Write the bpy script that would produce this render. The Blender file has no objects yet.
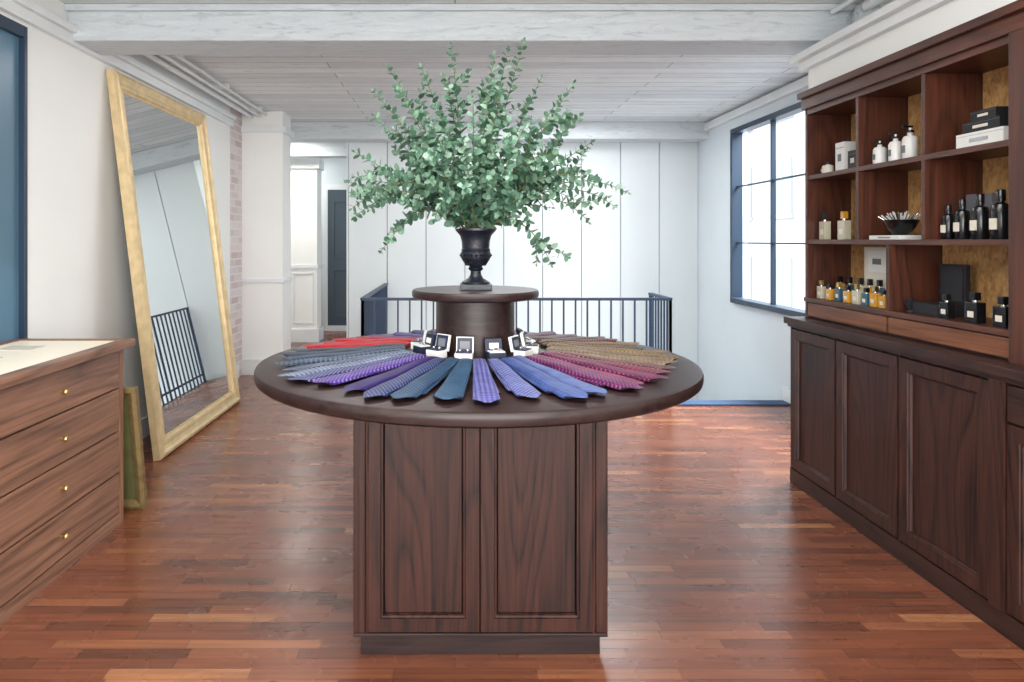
import bpy, bmesh, math, random
from mathutils import Vector, Matrix, Euler
random.seed(7)
sc = bpy.context.scene
COL = sc.collection

# ------------------------------------------------------------ helpers
def lin(c):
    c = c/255.0
    return c/12.92 if c <= 0.04045 else ((c+0.055)/1.055)**2.4
def C(r,g,b): return (lin(r),lin(g),lin(b),1.0)

def new_mat(name):
    m = bpy.data.materials.new(name); m.use_nodes = True
    nt = m.node_tree
    return m, nt, nt.nodes['Principled BSDF']

def plain(name, col, rough=0.5, metal=0.0, spec=0.5, coat=0.0, trans=0.0, noise=0.0, nscale=8, bump=0.0):
    m, nt, b = new_mat(name)
    b.inputs['Base Color'].default_value = col
    b.inputs['Roughness'].default_value = rough
    b.inputs['Metallic'].default_value = metal
    b.inputs['Specular IOR Level'].default_value = spec
    b.inputs['Coat Weight'].default_value = coat
    b.inputs['Transmission Weight'].default_value = trans
    tc = nt.nodes.new('ShaderNodeTexCoord')
    n = nt.nodes.new('ShaderNodeTexNoise'); n.inputs['Scale'].default_value = nscale; n.inputs['Detail'].default_value = 8
    nt.links.new(tc.outputs['Object'], n.inputs['Vector'])
    if noise > 0:
        rg = nt.nodes.new('ShaderNodeMapRange'); rg.inputs['From Min'].default_value=0.35; rg.inputs['From Max'].default_value=0.62
        nt.links.new(n.outputs['Fac'], rg.inputs['Value'])
        mx = nt.nodes.new('ShaderNodeMixRGB'); mx.blend_type='MIX'
        mx.inputs[1].default_value = tuple(x*(1-noise) for x in col[:3])+(1,)
        mx.inputs[2].default_value = tuple(min(0.9,x*(1+noise*0.4)) for x in col[:3])+(1,)
        nt.links.new(rg.outputs[0], mx.inputs[0]); nt.links.new(mx.outputs[0], b.inputs['Base Color'])
    if bump > 0:
        bp = nt.nodes.new('ShaderNodeBump'); bp.inputs['Strength'].default_value = bump; bp.inputs['Distance'].default_value=0.02
        nt.links.new(n.outputs['Fac'], bp.inputs['Height']); nt.links.new(bp.outputs[0], b.inputs['Normal'])
    return m

def wood(name, c1, c2, axis='x', rough=0.4, scale=1.0, coat=0.0, contrast=(0.3,0.7), fig=0.5, rings=16, spec=0.5):
    """fine pores + cathedral figure running along axis"""
    m, nt, b = new_mat(name)
    tc = nt.nodes.new('ShaderNodeTexCoord'); mp = nt.nodes.new('ShaderNodeMapping')
    s = {'x':(3,90,90),'y':(90,3,90),'z':(90,90,3)}[axis]
    mp.inputs['Scale'].default_value = tuple(v*scale for v in s)
    nt.links.new(tc.outputs['Object'], mp.inputs['Vector'])
    n = nt.nodes.new('ShaderNodeTexNoise'); n.inputs['Scale'].default_value=1.0; n.inputs['Detail'].default_value=4; n.inputs['Roughness'].default_value=0.6; n.inputs['Distortion'].default_value=0.1
    nt.links.new(mp.outputs[0], n.inputs['Vector'])
    mp2 = nt.nodes.new('ShaderNodeMapping')
    s2 = {'x':(0.45,4,4),'y':(4,0.45,4),'z':(4,4,0.45)}[axis]
    mp2.inputs['Scale'].default_value = tuple(v*scale for v in s2)
    nt.links.new(tc.outputs['Object'], mp2.inputs['Vector'])
    n2 = nt.nodes.new('ShaderNodeTexNoise'); n2.inputs['Scale'].default_value=1.0; n2.inputs['Detail'].default_value=1.2; n2.inputs['Roughness'].default_value=0.35
    nt.links.new(mp2.outputs[0], n2.inputs['Vector'])
    mu = nt.nodes.new('ShaderNodeMath'); mu.operation='MULTIPLY'; mu.inputs[1].default_value=rings
    nt.links.new(n2.outputs['Fac'], mu.inputs[0])
    fr = nt.nodes.new('ShaderNodeMath'); fr.operation='FRACT'
    nt.links.new(mu.outputs[0], fr.inputs[0])
    rp = nt.nodes.new('ShaderNodeValToRGB'); e=rp.color_ramp.elements
    e[0].position=0.0; e[0].color=(0.15,0.15,0.15,1); e[1].position=1.0; e[1].color=(0.15,0.15,0.15,1)
    q=e.new(0.25); q.color=(0.8,0.8,0.8,1); q=e.new(0.8); q.color=(0.55,0.55,0.55,1)
    nt.links.new(fr.outputs[0], rp.inputs['Fac'])
    mixf = nt.nodes.new('ShaderNodeMixRGB'); mixf.inputs[0].default_value = fig*0.6
    nt.links.new(n.outputs['Fac'], mixf.inputs[1]); nt.links.new(rp.outputs[0], mixf.inputs[2])
    cr = nt.nodes.new('ShaderNodeValToRGB')
    cr.color_ramp.elements[0].position=contrast[0]; cr.color_ramp.elements[0].color=c1
    cr.color_ramp.elements[1].position=contrast[1]; cr.color_ramp.elements[1].color=c2
    nt.links.new(mixf.outputs[0], cr.inputs['Fac']); nt.links.new(cr.outputs[0], b.inputs['Base Color'])
    b.inputs['Roughness'].default_value=rough; b.inputs['Coat Weight'].default_value=coat; b.inputs['Coat Roughness'].default_value=0.15
    b.inputs['Specular IOR Level'].default_value=spec
    bp = nt.nodes.new('ShaderNodeBump'); bp.inputs['Strength'].default_value=0.12; bp.inputs['Distance'].default_value=0.002
    nt.links.new(n.outputs['Fac'], bp.inputs['Height']); nt.links.new(bp.outputs[0], b.inputs['Normal'])
    return m

def group(name, loc=(0,0,0), rot=(0,0,0)):
    e = bpy.data.objects.new(name, None); e.location=loc; e.rotation_euler=rot
    e.empty_display_size=0.05
    COL.objects.link(e); return e

def mesh_obj(name, verts, faces, mats, parent=None, smooth=False, midx=None):
    me = bpy.data.meshes.new(name); me.from_pydata([tuple(v) for v in verts], [], faces)
    if not isinstance(mats,(list,tuple)): mats=[mats]
    for m in mats: me.materials.append(m)
    if midx: me.polygons.foreach_set('material_index', midx)
    if smooth: me.polygons.foreach_set('use_smooth',[True]*len(me.polygons))
    me.update()
    o = bpy.data.objects.new(name, me); COL.objects.link(o)
    if parent: o.parent = parent
    return o

def box(name, a, b, mat, parent=None, bevel=0.0):
    x0,y0,z0 = [min(a[i],b[i]) for i in range(3)]; x1,y1,z1=[max(a[i],b[i]) for i in range(3)]
    bm = bmesh.new()
    vs=[bm.verts.new(p) for p in [(x0,y0,z0),(x1,y0,z0),(x1,y1,z0),(x0,y1,z0),(x0,y0,z1),(x1,y0,z1),(x1,y1,z1),(x0,y1,z1)]]
    for f in [(0,3,2,1),(4,5,6,7),(0,1,5,4),(1,2,6,5),(2,3,7,6),(3,0,4,7)]: bm.faces.new([vs[i] for i in f])
    if bevel>0: bmesh.ops.bevel(bm, geom=bm.edges[:], offset=bevel, segments=2, affect='EDGES', profile=0.7)
    me=bpy.data.meshes.new(name); bm.to_mesh(me); bm.free(); me.materials.append(mat)
    o=bpy.data.objects.new(name,me); COL.objects.link(o)
    if parent: o.parent=parent
    return o

def lathe(name, prof, mat, parent=None, loc=(0,0,0), seg=32, smooth=True, sharp=True):
    vs=[];fs=[]
    n=len(prof)
    for r,z in prof:
        for i in range(seg):
            a=2*math.pi*i/seg; vs.append((loc[0]+r*math.cos(a),loc[1]+r*math.sin(a),loc[2]+z))
    for j in range(n-1):
        for i in range(seg):
            k=(i+1)%seg; fs.append((j*seg+i,j*seg+k,(j+1)*seg+k,(j+1)*seg+i))
    if prof[0][0]>1e-5: fs.append(tuple(range(seg))[::-1])
    if prof[-1][0]>1e-5: fs.append(tuple((n-1)*seg+i for i in range(seg)))
    o=mesh_obj(name,vs,fs,mat,parent,smooth)
    if smooth and sharp:
        o.data.set_sharp_from_angle(angle=math.radians(35))
    return o

def tube(name, p0, p1, r, mat, parent=None, seg=12):
    p0=Vector(p0);p1=Vector(p1);d=(p1-p0).normalized()
    u=d.orthogonal().normalized(); v=d.cross(u)
    vs=[];fs=[]
    for p in (p0,p1):
        for i in range(seg):
            a=2*math.pi*i/seg; vs.append(p+u*r*math.cos(a)+v*r*math.sin(a))
    for i in range(seg):
        k=(i+1)%seg; fs.append((i,k,seg+k,seg+i))
    fs.append(tuple(range(seg))[::-1]); fs.append(tuple(range(seg,2*seg)))
    return mesh_obj(name,vs,fs,mat,parent,False)

def frame_sweep(name, o, U, V, N, w, h, prof, mat, parent=None, close=True):
    o=Vector(o);U=Vector(U);V=Vector(V);N=Vector(N)
    vs=[];fs=[]
    for d,t in prof:
        for (a,b) in [(d,d),(w-d,d),(w-d,h-d),(d,h-d)]:
            vs.append(o+U*a+V*b+N*t)
    n=len(prof)
    rng = range(n if close else n-1)
    for j in rng:
        j2=(j+1)%n
        for i in range(4):
            k=(i+1)%4; fs.append((j*4+i,j*4+k,j2*4+k,j2*4+i))
    me=mesh_obj(name,vs,fs,mat,parent)
    bm=bmesh.new(); bm.from_mesh(me.data); bmesh.ops.recalc_face_normals(bm,faces=bm.faces[:]); bm.to_mesh(me.data); bm.free()
    return me

def panel_door(name, o, U, N, w, h, mat, parent, rail=0.07, t=0.02, matp=None):
    o=Vector(o);U=Vector(U);N=Vector(N);V=Vector((0,0,1))
    prof=[(0,0),(0,t-0.002),(0.002,t),(rail-0.012,t),(rail-0.010,t-0.005),(rail-0.004,t-0.006),(rail,t-0.016),(rail+0.002,t-0.016),(rail+0.002,0)]
    frame_sweep(name+'_frame',o,U,V,N,w,h,prof,mat,parent)
    d=rail
    vs=[o+U*a+V*b+N*(t-0.016) for a,b in [(d,d),(w-d,d),(w-d,h-d),(d,h-d)]]
    f=[(0,1,2,3)]
    if (vs[1]-vs[0]).cross(vs[3]-vs[0]).dot(N)<0: f=[(3,2,1,0)]
    mesh_obj(name+'_panel',vs,f,matp or mat,parent)

# ------------------------------------------------------------ materials
M_wall   = plain('wall_paint', C(236,237,234), 0.6, noise=0.02, nscale=2)
M_wallb  = plain('wall_paint_cool', C(210,219,224), 0.6, noise=0.03, nscale=2)
M_panelw = plain('panel_paint', C(214,221,223), 0.45, noise=0.02, nscale=2)
M_gap    = plain('gap_dark', C(90,96,102), 0.8)
M_trim   = plain('trim_paint', C(224,228,229), 0.45, noise=0.04, nscale=5)
M_steel  = plain('blue_black_steel', C(36,54,74), 0.4, metal=0.1)
M_rail   = plain('railing_navy', C(34,56,84), 0.45, metal=0.0)
M_blue   = plain('blue_lacquer', C(88,126,150), 0.3, noise=0.3, nscale=1.0)
M_doorg  = plain('door_slate', C(62,78,90), 0.4)
M_gold   = plain('gilt_frame', C(214,190,146), 0.42, metal=0.3, noise=0.14, nscale=14, bump=0.15)
M_mirror = plain('mirror_silver', C(236,242,242), 0.012, metal=1.0)
M_brass  = plain('brass', C(205,180,120), 0.3, metal=1.0)
M_urn    = plain('urn_iron', C(22,27,37), 0.35, noise=0.3, nscale=30, bump=0.15)
M_black  = plain('black_gloss', C(14,15,18), 0.2)
M_blackm = plain('black_matte', C(22,23,28), 0.6)
M_navy   = plain('navy_leatherette', C(26,34,56), 0.5)
M_white  = plain('white_plastic', C(210,210,206), 0.35)
M_cream  = plain('cream_card', C(206,200,186), 0.7)
M_grey   = plain('grey_card', C(100,102,106), 0.6)
M_silver = plain('silver', C(205,205,210), 0.2, metal=1.0)
M_amber  = plain('amber_perfume', C(196,142,46), 0.1, coat=0.6)
M_aqua   = plain('pale_perfume', C(170,180,150), 0.1, coat=0.6)
M_teal   = plain('teal_perfume', C(44,84,100), 0.1, coat=0.6)
M_clear  = plain('clear_bottle', C(186,180,158), 0.08, coat=0.8)
M_glow_top = plain('glass_top', C(250,240,218), 0.45, coat=0.0)  # bright cream stands in for the lit glow of the glass case
M_green  = plain('olive_board', C(96,96,58), 0.6, noise=0.2, nscale=10)

W_dark_z = wood('espresso_ash_z', C(20,9,8), C(68,37,29), 'z', 0.42, 1.0, fig=0.55, spec=0.35)
W_dark_x = wood('espresso_ash_x', C(22,14,15), C(54,37,35), 'x', 0.36, 1.0, fig=0.35, spec=0.42)
W_dark_y = wood('espresso_ash_y', C(22,11,10), C(62,37,31), 'y', 0.42, 1.0, fig=0.45, spec=0.35)
W_sh_z   = wood('shelf_walnut_z', C(40,18,12), C(86,45,30), 'z', 0.42, 0.8, fig=0.45)
W_sh_y   = wood('shelf_walnut_y', C(42,20,14), C(90,49,34), 'y', 0.42, 0.8, fig=0.45)
W_drawer = wood('drawer_walnut', C(76,42,27), C(132,82,54), 'y', 0.4, 0.8, fig=0.4)
W_wal_y  = wood('walnut_y', C(82,55,42), C(152,110,86), 'y', 0.42, 0.8, fig=0.55, rings=12)
W_wal_z  = wood('walnut_z', C(100,67,48), C(152,108,80), 'z', 0.42, 0.8, fig=0.3)

def burl_mat():
    m, nt, b = new_mat('light_flake_back_panel'); L=nt.links
    tc=nt.nodes.new('ShaderNodeTexCoord')
    mp=nt.nodes.new('ShaderNodeMapping'); mp.inputs['Scale'].default_value=(1,1,0.55); L.new(tc.outputs['Object'],mp.inputs['Vector'])
    v=nt.nodes.new('ShaderNodeTexVoronoi'); v.inputs['Scale'].default_value=100; L.new(mp.outputs[0],v.inputs['Vector'])
    n=nt.nodes.new('ShaderNodeTexNoise'); n.inputs['Scale'].default_value=35; n.inputs['Detail'].default_value=6; L.new(mp.outputs[0],n.inputs['Vector'])
    mx=nt.nodes.new('ShaderNodeMixRGB'); mx.inputs[0].default_value=0.65
    L.new(v.outputs['Color'],mx.inputs[1]); L.new(n.outputs['Fac'],mx.inputs[2])
    cr=nt.nodes.new('ShaderNodeValToRGB'); e=cr.color_ramp.elements
    e[0].position=0.25; e[0].color=C(142,98,54); e[1].position=0.7; e[1].color=C(204,160,104)
    L.new(mx.outputs[0],cr.inputs['Fac']); L.new(cr.outputs[0],b.inputs['Base Color']); b.inputs['Roughness'].default_value=0.55
    return m
W_sh_back=burl_mat()

def floor_mat():
    m, nt, b = new_mat('hardwood_strip_floor')
    L=nt.links
    tc=nt.nodes.new('ShaderNodeTexCoord')
    br=nt.nodes.new('ShaderNodeTexBrick'); br.offset=0.43; br.offset_frequency=2; br.squash=0.8; br.squash_frequency=3
    br.inputs['Color1'].default_value=(0,0,0,1); br.inputs['Color2'].default_value=(1,1,1,1); br.inputs['Mortar'].default_value=(0.5,0.5,0.5,1)
    br.inputs['Scale'].default_value=1.0; br.inputs['Brick Width'].default_value=0.46; br.inputs['Row Height'].default_value=0.054
    br.inputs['Mortar Size'].default_value=0.0008; br.inputs['Mortar Smooth'].default_value=0.3; br.inputs['Bias'].default_value=0
    L.new(tc.outputs['Object'],br.inputs['Vector'])
    cr=nt.nodes.new('ShaderNodeValToRGB'); e=cr.color_ramp.elements
    e[0].position=0.0; e[0].color=C(94,54,38)
    e[1].position=1.0; e[1].color=C(164,112,76)
    for p,c in [(0.15,C(110,62,43)),(0.35,C(124,71,48)),(0.5,C(113,64,44)),(0.65,C(132,77,51)),(0.8,C(120,67,46)),(0.94,C(144,89,60))]:
        x=e.new(p); x.color=c
    L.new(br.outputs['Color'],cr.inputs['Fac'])
    mp=nt.nodes.new('ShaderNodeMapping'); mp.inputs['Scale'].default_value=(2.5,60,60)
    L.new(tc.outputs['Object'],mp.inputs['Vector'])
    n=nt.nodes.new('ShaderNodeTexNoise'); n.inputs['Scale'].default_value=1; n.inputs['Detail'].default_value=7
    L.new(mp.outputs[0],n.inputs['Vector'])
    r2=nt.nodes.new('ShaderNodeMapRange'); r2.inputs['From Min'].default_value=0.3; r2.inputs['From Max'].default_value=0.7; r2.inputs['To Min'].default_value=0.66; r2.inputs['To Max'].default_value=1.14
    L.new(n.outputs['Fac'],r2.inputs['Value'])
    mx=nt.nodes.new('ShaderNodeMixRGB'); mx.blend_type='MULTIPLY'; mx.inputs[0].default_value=1
    L.new(cr.outputs[0],mx.inputs[1]); L.new(r2.outputs[0],mx.inputs[2])
    mm=nt.nodes.new('ShaderNodeMixRGB'); mm.inputs[2].default_value=C(56,30,22)
    L.new(br.outputs['Fac'],mm.inputs[0]); L.new(mx.outputs[0],mm.inputs[1])
    L.new(mm.outputs[0],b.inputs['Base Color'])
    n3=nt.nodes.new('ShaderNodeTexNoise'); n3.inputs['Scale'].default_value=4; n3.inputs['Detail'].default_value=3
    L.new(tc.outputs['Object'],n3.inputs['Vector'])
    r3=nt.nodes.new('ShaderNodeMapRange'); r3.inputs['To Min'].default_value=0.18; r3.inputs['To Max'].default_value=0.36
    L.new(n3.outputs['Fac'],r3.inputs['Value']); L.new(r3.outputs[0],b.inputs['Roughness'])
    bp=nt.nodes.new('ShaderNodeBump'); bp.inputs['Strength'].default_value=0.22; bp.inputs['Distance'].default_value=0.004
    ad=nt.nodes.new('ShaderNodeMath'); ad.operation='ADD'
    L.new(n3.outputs['Fac'],ad.inputs[0]); L.new(br.outputs['Color'],ad.inputs[1])
    L.new(ad.outputs[0],bp.inputs['Height']); L.new(bp.outputs[0],b.inputs['Normal'])
    b.inputs['Specular IOR Level'].default_value=0.85
    return m
M_floor=floor_mat()

def ceiling_mat():
    m, nt, b = new_mat('whitewashed_board_ceiling'); L=nt.links
    tc=nt.nodes.new('ShaderNodeTexCoord')
    br=nt.nodes.new('ShaderNodeTexBrick'); br.offset=0.37
    br.inputs['Color1'].default_value=C(220,225,228); br.inputs['Color2'].default_value=C(246,248,249); br.inputs['Mortar'].default_value=C(150,158,164)
    br.inputs['Scale'].default_value=1; br.inputs['Brick Width'].default_value=2.6; br.inputs['Row Height'].default_value=0.16; br.inputs['Mortar Size'].default_value=0.004
    L.new(tc.outputs['Object'],br.inputs['Vector'])
    mp=nt.nodes.new('ShaderNodeMapping'); mp.inputs['Scale'].default_value=(2.0,22,22); L.new(tc.outputs['Object'],mp.inputs['Vector'])
    n=nt.nodes.new('ShaderNodeTexNoise'); n.inputs['Scale'].default_value=1.5; n.inputs['Detail'].default_value=9; n.inputs['Roughness'].default_value=0.75; n.inputs['Distortion'].default_value=0.8
    L.new(mp.outputs[0],n.inputs['Vector'])
    r=nt.nodes.new('ShaderNodeMapRange'); r.inputs['From Min'].default_value=0.36; r.inputs['From Max'].default_value=0.5; r.inputs['To Min'].default_value=0.76; r.inputs['To Max'].default_value=1.0
    L.new(n.outputs['Fac'],r.inputs['Value'])
    mx=nt.nodes.new('ShaderNodeMixRGB'); mx.blend_type='MULTIPLY'; mx.inputs[0].default_value=1
    L.new(br.outputs['Color'],mx.inputs[1]); L.new(r.outputs[0],mx.inputs[2]); L.new(mx.outputs[0],b.inputs['Base Color'])
    b.inputs['Roughness'].default_value=0.5
    ad=nt.nodes.new('ShaderNodeMath'); ad.operation='SUBTRACT'; L.new(n.outputs['Fac'],ad.inputs[0]); L.new(br.outputs['Fac'],ad.inputs[1])
    bp=nt.nodes.new('ShaderNodeBump'); bp.inputs['Strength'].default_value=0.8; bp.inputs['Distance'].default_value=0.025
    L.new(ad.outputs[0],bp.inputs['Height']); L.new(bp.outputs[0],b.inputs['Normal'])
    return m
M_ceil=ceiling_mat()
def beam_mat():
    m, nt, b = new_mat('painted_timber_beam'); L=nt.links
    tc=nt.nodes.new('ShaderNodeTexCoord')
    mp=nt.nodes.new('ShaderNodeMapping'); mp.inputs['Scale'].default_value=(2.4,12,12); L.new(tc.outputs['Object'],mp.inputs['Vector'])
    n=nt.nodes.new('ShaderNodeTexNoise'); n.inputs['Scale'].default_value=2.4; n.inputs['Detail'].default_value=9; n.inputs['Roughness'].default_value=0.75; n.inputs['Distortion'].default_value=0.6
    L.new(mp.outputs[0],n.inputs['Vector'])
    cr=nt.nodes.new('ShaderNodeValToRGB'); e=cr.color_ramp.elements
    e[0].position=0.34; e[0].color=C(176,185,191); e[1].position=0.46; e[1].color=C(206,213,217)
    L.new(n.outputs['Fac'],cr.inputs['Fac']); L.new(cr.outputs[0],b.inputs['Base Color']); b.inputs['Roughness'].default_value=0.55
    bp=nt.nodes.new('ShaderNodeBump'); bp.inputs['Strength'].default_value=0.9; bp.inputs['Distance'].default_value=0.02
    L.new(n.outputs['Fac'],bp.inputs['Height']); L.new(bp.outputs[0],b.inputs['Normal'])
    return m
M_beam=beam_mat()

def brick_mat():
    m, nt, b = new_mat('whitewashed_brick'); L=nt.links
    tc=nt.nodes.new('ShaderNodeTexCoord'); sx=nt.nodes.new('ShaderNodeSeparateXYZ'); cb=nt.nodes.new('ShaderNodeCombineXYZ')
    L.new(tc.outputs['Object'],sx.inputs[0]); L.new(sx.outputs['Y'],cb.inputs['X']); L.new(sx.outputs['Z'],cb.inputs['Y'])
    br=nt.nodes.new('ShaderNodeTexBrick'); br.inputs['Scale'].default_value=1; br.inputs['Brick Width'].default_value=0.22; br.inputs['Row Height'].default_value=0.075; br.inputs['Mortar Size'].default_value=0.008
    br.inputs['Color1'].default_value=C(192,170,166); br.inputs['Color2'].default_value=C(216,206,204); br.inputs['Mortar'].default_value=C(212,212,213)
    L.new(cb.outputs[0],br.inputs['Vector']); L.new(br.outputs['Color'],b.inputs['Base Color']); b.inputs['Roughness'].default_value=0.8
    return m
M_brick=brick_mat()

# ------------------------------------------------------------ room shell
HC=2.72
box('floor',(-3.3,-2.6,-0.15),(2.95,5.93,0),M_floor)
box('floor_rear',(-3.3,5.93,-0.15),(-0.79,10.6,0),M_floor)
box('floor_lower_level',(-0.9,5.8,-2.0),(3.0,8.3,-1.9),M_floor)
box('ceiling',(-3.3,-2.6,HC),(3.0,10.7,HC+0.12),M_ceil)

g=group('wall_left')
box('pier_near',(-2.35,-2.6,0),(-2.2,1.2,HC),M_wall,g)
box('below_window',(-2.35,1.2,0),(-2.2,3.5,0.8),M_wall,g)
box('above_window',(-2.35,1.2,2.48),(-2.2,3.5,HC),M_wall,g)
box('main',(-2.35,3.5,0),(-2.2,6.68,HC),M_wall,g)
box('brick_return',(-2.35,6.68,0),(-2.2,7.05,HC),M_brick,g)
g=group('window_1')
box('blue_pane',(-2.26,1.2,0.8),(-2.22,3.5,2.48),M_blue,g)
for a,b_ in [((-2.30,3.475,0.8),(-2.19,3.5,2.48)),((-2.30,1.2,0.8),(-2.19,1.26,2.48)),((-2.30,1.26,2.42),(-2.19,3.475,2.48)),((-2.30,1.26,0.8),(-2.19,3.475,0.86)),((-2.30,2.3,0.86),(-2.21,2.34,2.42))]:
    box('frame',a,b_,M_steel,g,0.004)
g=group('trim_left_cornice')
box('cornice_a',(-2.2,-2.6,2.50),(-2.165,6.68,2.56),M_trim,g,0.006)
box('cornice_b',(-2.2,-2.6,2.56),(-2.14,6.68,2.60),M_trim,g,0.008)
box('baseboard_left',(-2.2,-2.5,0),(-2.18,6.9,0.14),M_trim,None,0.004)
g=group('ceiling_conduit')
tube('pipe_a',(-2.10,3.9+0.32,2.66),(-2.10,7.6,2.66),0.022,M_trim,g)
tube('pipe_b',(-2.02,3.9+0.32,2.67),(-2.02,7.6,2.67),0.016,M_trim,g)
tube('pipe_c',(-1.95,3.9+0.32,2.685),(-1.95,7.6,2.685),0.012,M_trim,g)
for y in (4.8,5.8,6.8): box('clamp',(-2.14,y,2.68),(-1.92,y+0.03,2.72),M_trim,g)

g=group('pilaster')
box('shaft',(-2.35,7.05,0),(-1.78,7.4,HC),M_wall,g)
box('base',(-2.2,7.02,0),(-1.75,7.4,0.16),M_trim,g,0.004)
box('capital',(-2.2,7.01,2.5),(-1.74,7.42,2.56),M_trim,g,0.006)
box('chair_rail',(-2.2,7.03,0.95),(-1.76,7.4,0.99),M_trim,g,0.004)
g=group('wall_left_rear'); box('shell',(-3.3,5.9,0),(-3.15,10.6,HC),M_wall,g)
box('wall_far',(-3.3,10.5,0),(0.2,10.65,HC),M_wallb)
g=group('door_1')
box('leaf',(-1.95,10.46,0.0),(-1.1,10.5,2.16),M_doorg,g)
frame_sweep('casing',(-2.03,10.5,0),(1,0,0),(0,0,1),(0,-1,0),1.01,2.24,[(0,0),(0,0.05),(0.08,0.05),(0.08,0)],M_trim,g)
for z0,z1 in ((0.2,0.95),(1.1,2.0)):
    panel_door('p',(-1.88,10.465,z0),(1,0,0),(0,-1,0),0.71,z1-z0,M_doorg,g,0.04,0.02)
g=group('interior_column')
box('shaft',(-2.24,9.3,0),(-1.88,9.6,2.5),M_wall,g)
box('cap',(-2.29,9.25,2.36),(-1.84,9.62,2.5),M_trim,g,0.01)
box('base',(-2.27,9.27,0),(-1.85,9.62,0.18),M_trim,g,0.005)
frame_sweep('panel_mould',(-2.20,9.3,0.25),(1,0,0),(0,0,1),(0,-1,0),0.28,0.7,[(0,0),(0,0.015),(0.02,0.015),(0.02,0)],M_trim,g)
box('rail',(-2.26,9.28,1.0),(-1.86,9.62,1.05),M_trim,g,0.005)
box('beam_entry',(-3.15,9.0,2.5),(-1.25,9.25,HC),M_beam)
g=group('side_chair')
box('seat',(-2.58,9.55,0.43),(-2.30,9.95,0.48),M_blackm,g,0.01)
for x in (-2.56,-2.33):
    tube('leg',(x,9.58,0),(x,9.58,0.43),0.014,M_blackm,g); tube('leg',(x,9.92,0),(x,9.92,0.9),0.014,M_blackm,g)
box('backrest',(-2.57,9.91,0.62),(-2.32,9.94,0.9),M_blackm,g,0.008)

g=group('wall_back')
box('core',(-1.25,8.03,-1.9),(3.0,8.2,HC),M_gap,g)
x=-1.25
while x<2.84:
    box('tall_panel',(x+0.004,8.0,-1.9),(min(x+0.4515,2.85),8.03,HC),M_panelw,g,0.002)
    x+=0.4555
box('end_cap',(-1.27,7.99,0),(-1.25,8.2,HC),M_panelw,g)
box('beam_rear',(-2.2,7.68,2.53),(2.85,7.99,HC),M_beam,None,0.01)

WY1,WZ0,WZ1=7.0,0.755,2.52
WY0=4.3
g=group('wall_right')
box('below',(2.85,3.9,-1.9),(3.0,8.2,WZ0),M_wallb,g)
box('above',(2.85,3.9,WZ1),(3.0,8.2,HC),M_wallb,g)
box('far_pier',(2.85,WY1,WZ0),(3.0,8.2,WZ1),M_wallb,g)
box('near_pier',(2.85,3.9,WZ0),(3.0,WY0,WZ1),M_wallb,g)
box('trim_right_cornice',(2.80,3.98,2.62),(2.85,7.68,2.70),M_trim,None,0.01)
box('baseboard_right',(2.83,3.98,0),(2.85,5.9,0.12),M_trim,None,0.004)
g=group('window_2')
ft=0.05
box('jamb',(2.82,WY1-ft,WZ0),(2.93,WY1,WZ1),M_steel,g,0.003)
box('jamb',(2.82,WY0,WZ0),(2.93,WY0+ft,WZ1),M_steel,g,0.003)
box('head',(2.82,WY0+ft,WZ1-ft),(2.93,WY1-ft,WZ1),M_steel,g,0.003)
box('sill',(2.80,WY0+ft,WZ0),(2.93,WY1-ft,WZ0+ft),M_steel,g,0.003)
for yy in (6.18,5.30):
    box('mullion',(2.86,yy-0.013,WZ0+ft),(2.90,yy+0.013,WZ1-ft),M_steel,g)
for zz in (1.36,1.93):
    box('glazing_bar',(2.865,WY0+ft,zz-0.007),(2.895,WY1-ft,zz+0.007),M_steel,g)

M_fac=plain('facade_stucco',C(210,213,214),0.8,noise=0.08,nscale=0.6)
M_facw=plain('facade_glass',C(160,173,182),0.3)
M_fact=plain('facade_trim',C(184,188,192),0.7)
g=group('street_facade')
box('facade_wall',(9.0,2,-6),(9.4,34,12),M_fac,g)
for yi in range(12):
    for zi in range(-2,4):
        y=3.2+yi*2.5; z=-0.6+zi*2.7
        box('facade_window',(8.97,y,z),(8.99,y+1.1,z+1.5),M_facw,g)
        box('facade_sill',(8.93,y-0.1,z-0.12),(8.99,y+1.2,z),M_fact,g)
        box('facade_muntin',(8.95,y+0.52,z),(8.975,y+0.58,z+1.5),M_fac,g)

g=group('wall_right_near')
box('core',(2.28,-2.6,0),(3.0,3.98,HC),M_wall,g)
box('header',(2.06,-2.6,2.235),(2.28,3.98,2.42),M_wall,g)
box('return',(2.10,3.91,0),(2.28,3.98,2.235),M_wall,g)
g=group('trim_right_header')
box('fascia',(2.02,-2.6,2.38),(2.06,4.02,2.43),M_trim,g,0.006)
box('crown',(1.98,-2.6,2.43),(2.30,4.05,2.47),M_trim,g,0.008)
box('beam_front',(-2.2,3.87,2.52),(2.85,4.18,HC),M_beam,None,0.012)
box('beam_ledge',(-2.2,3.845,2.685),(2.27,3.87,HC),M_beam,None,0.004)
g=group('beam_bracket')
lathe('bell',[(0.07,0),(0.09,0.02),(0.09,0.16),(0.07,0.2)],M_beam,g,(2.28,3.745,2.48),20)
g=group('ceiling_pipe'); tube('pipe',(2.2,-1,2.64),(2.2,3.65,2.64),0.025,M_trim,g); tube('pipe_b',(2.12,-1,2.67),(2.12,3.83,2.67),0.015,M_trim,g)

g=group('wall_front')
box('plinth',(-2.35,-2.7,0),(3.0,-2.6,0.35),M_wall,g)
box('head',(-2.35,-2.7,2.55),(3.0,-2.6,HC),M_wall,g)
for a in ((-2.35,-2.15),(-0.1,0.1),(2.1,3.0)): box('pier',(a[0],-2.7,0.35),(a[1],-2.6,2.55),M_wall,g)

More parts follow.
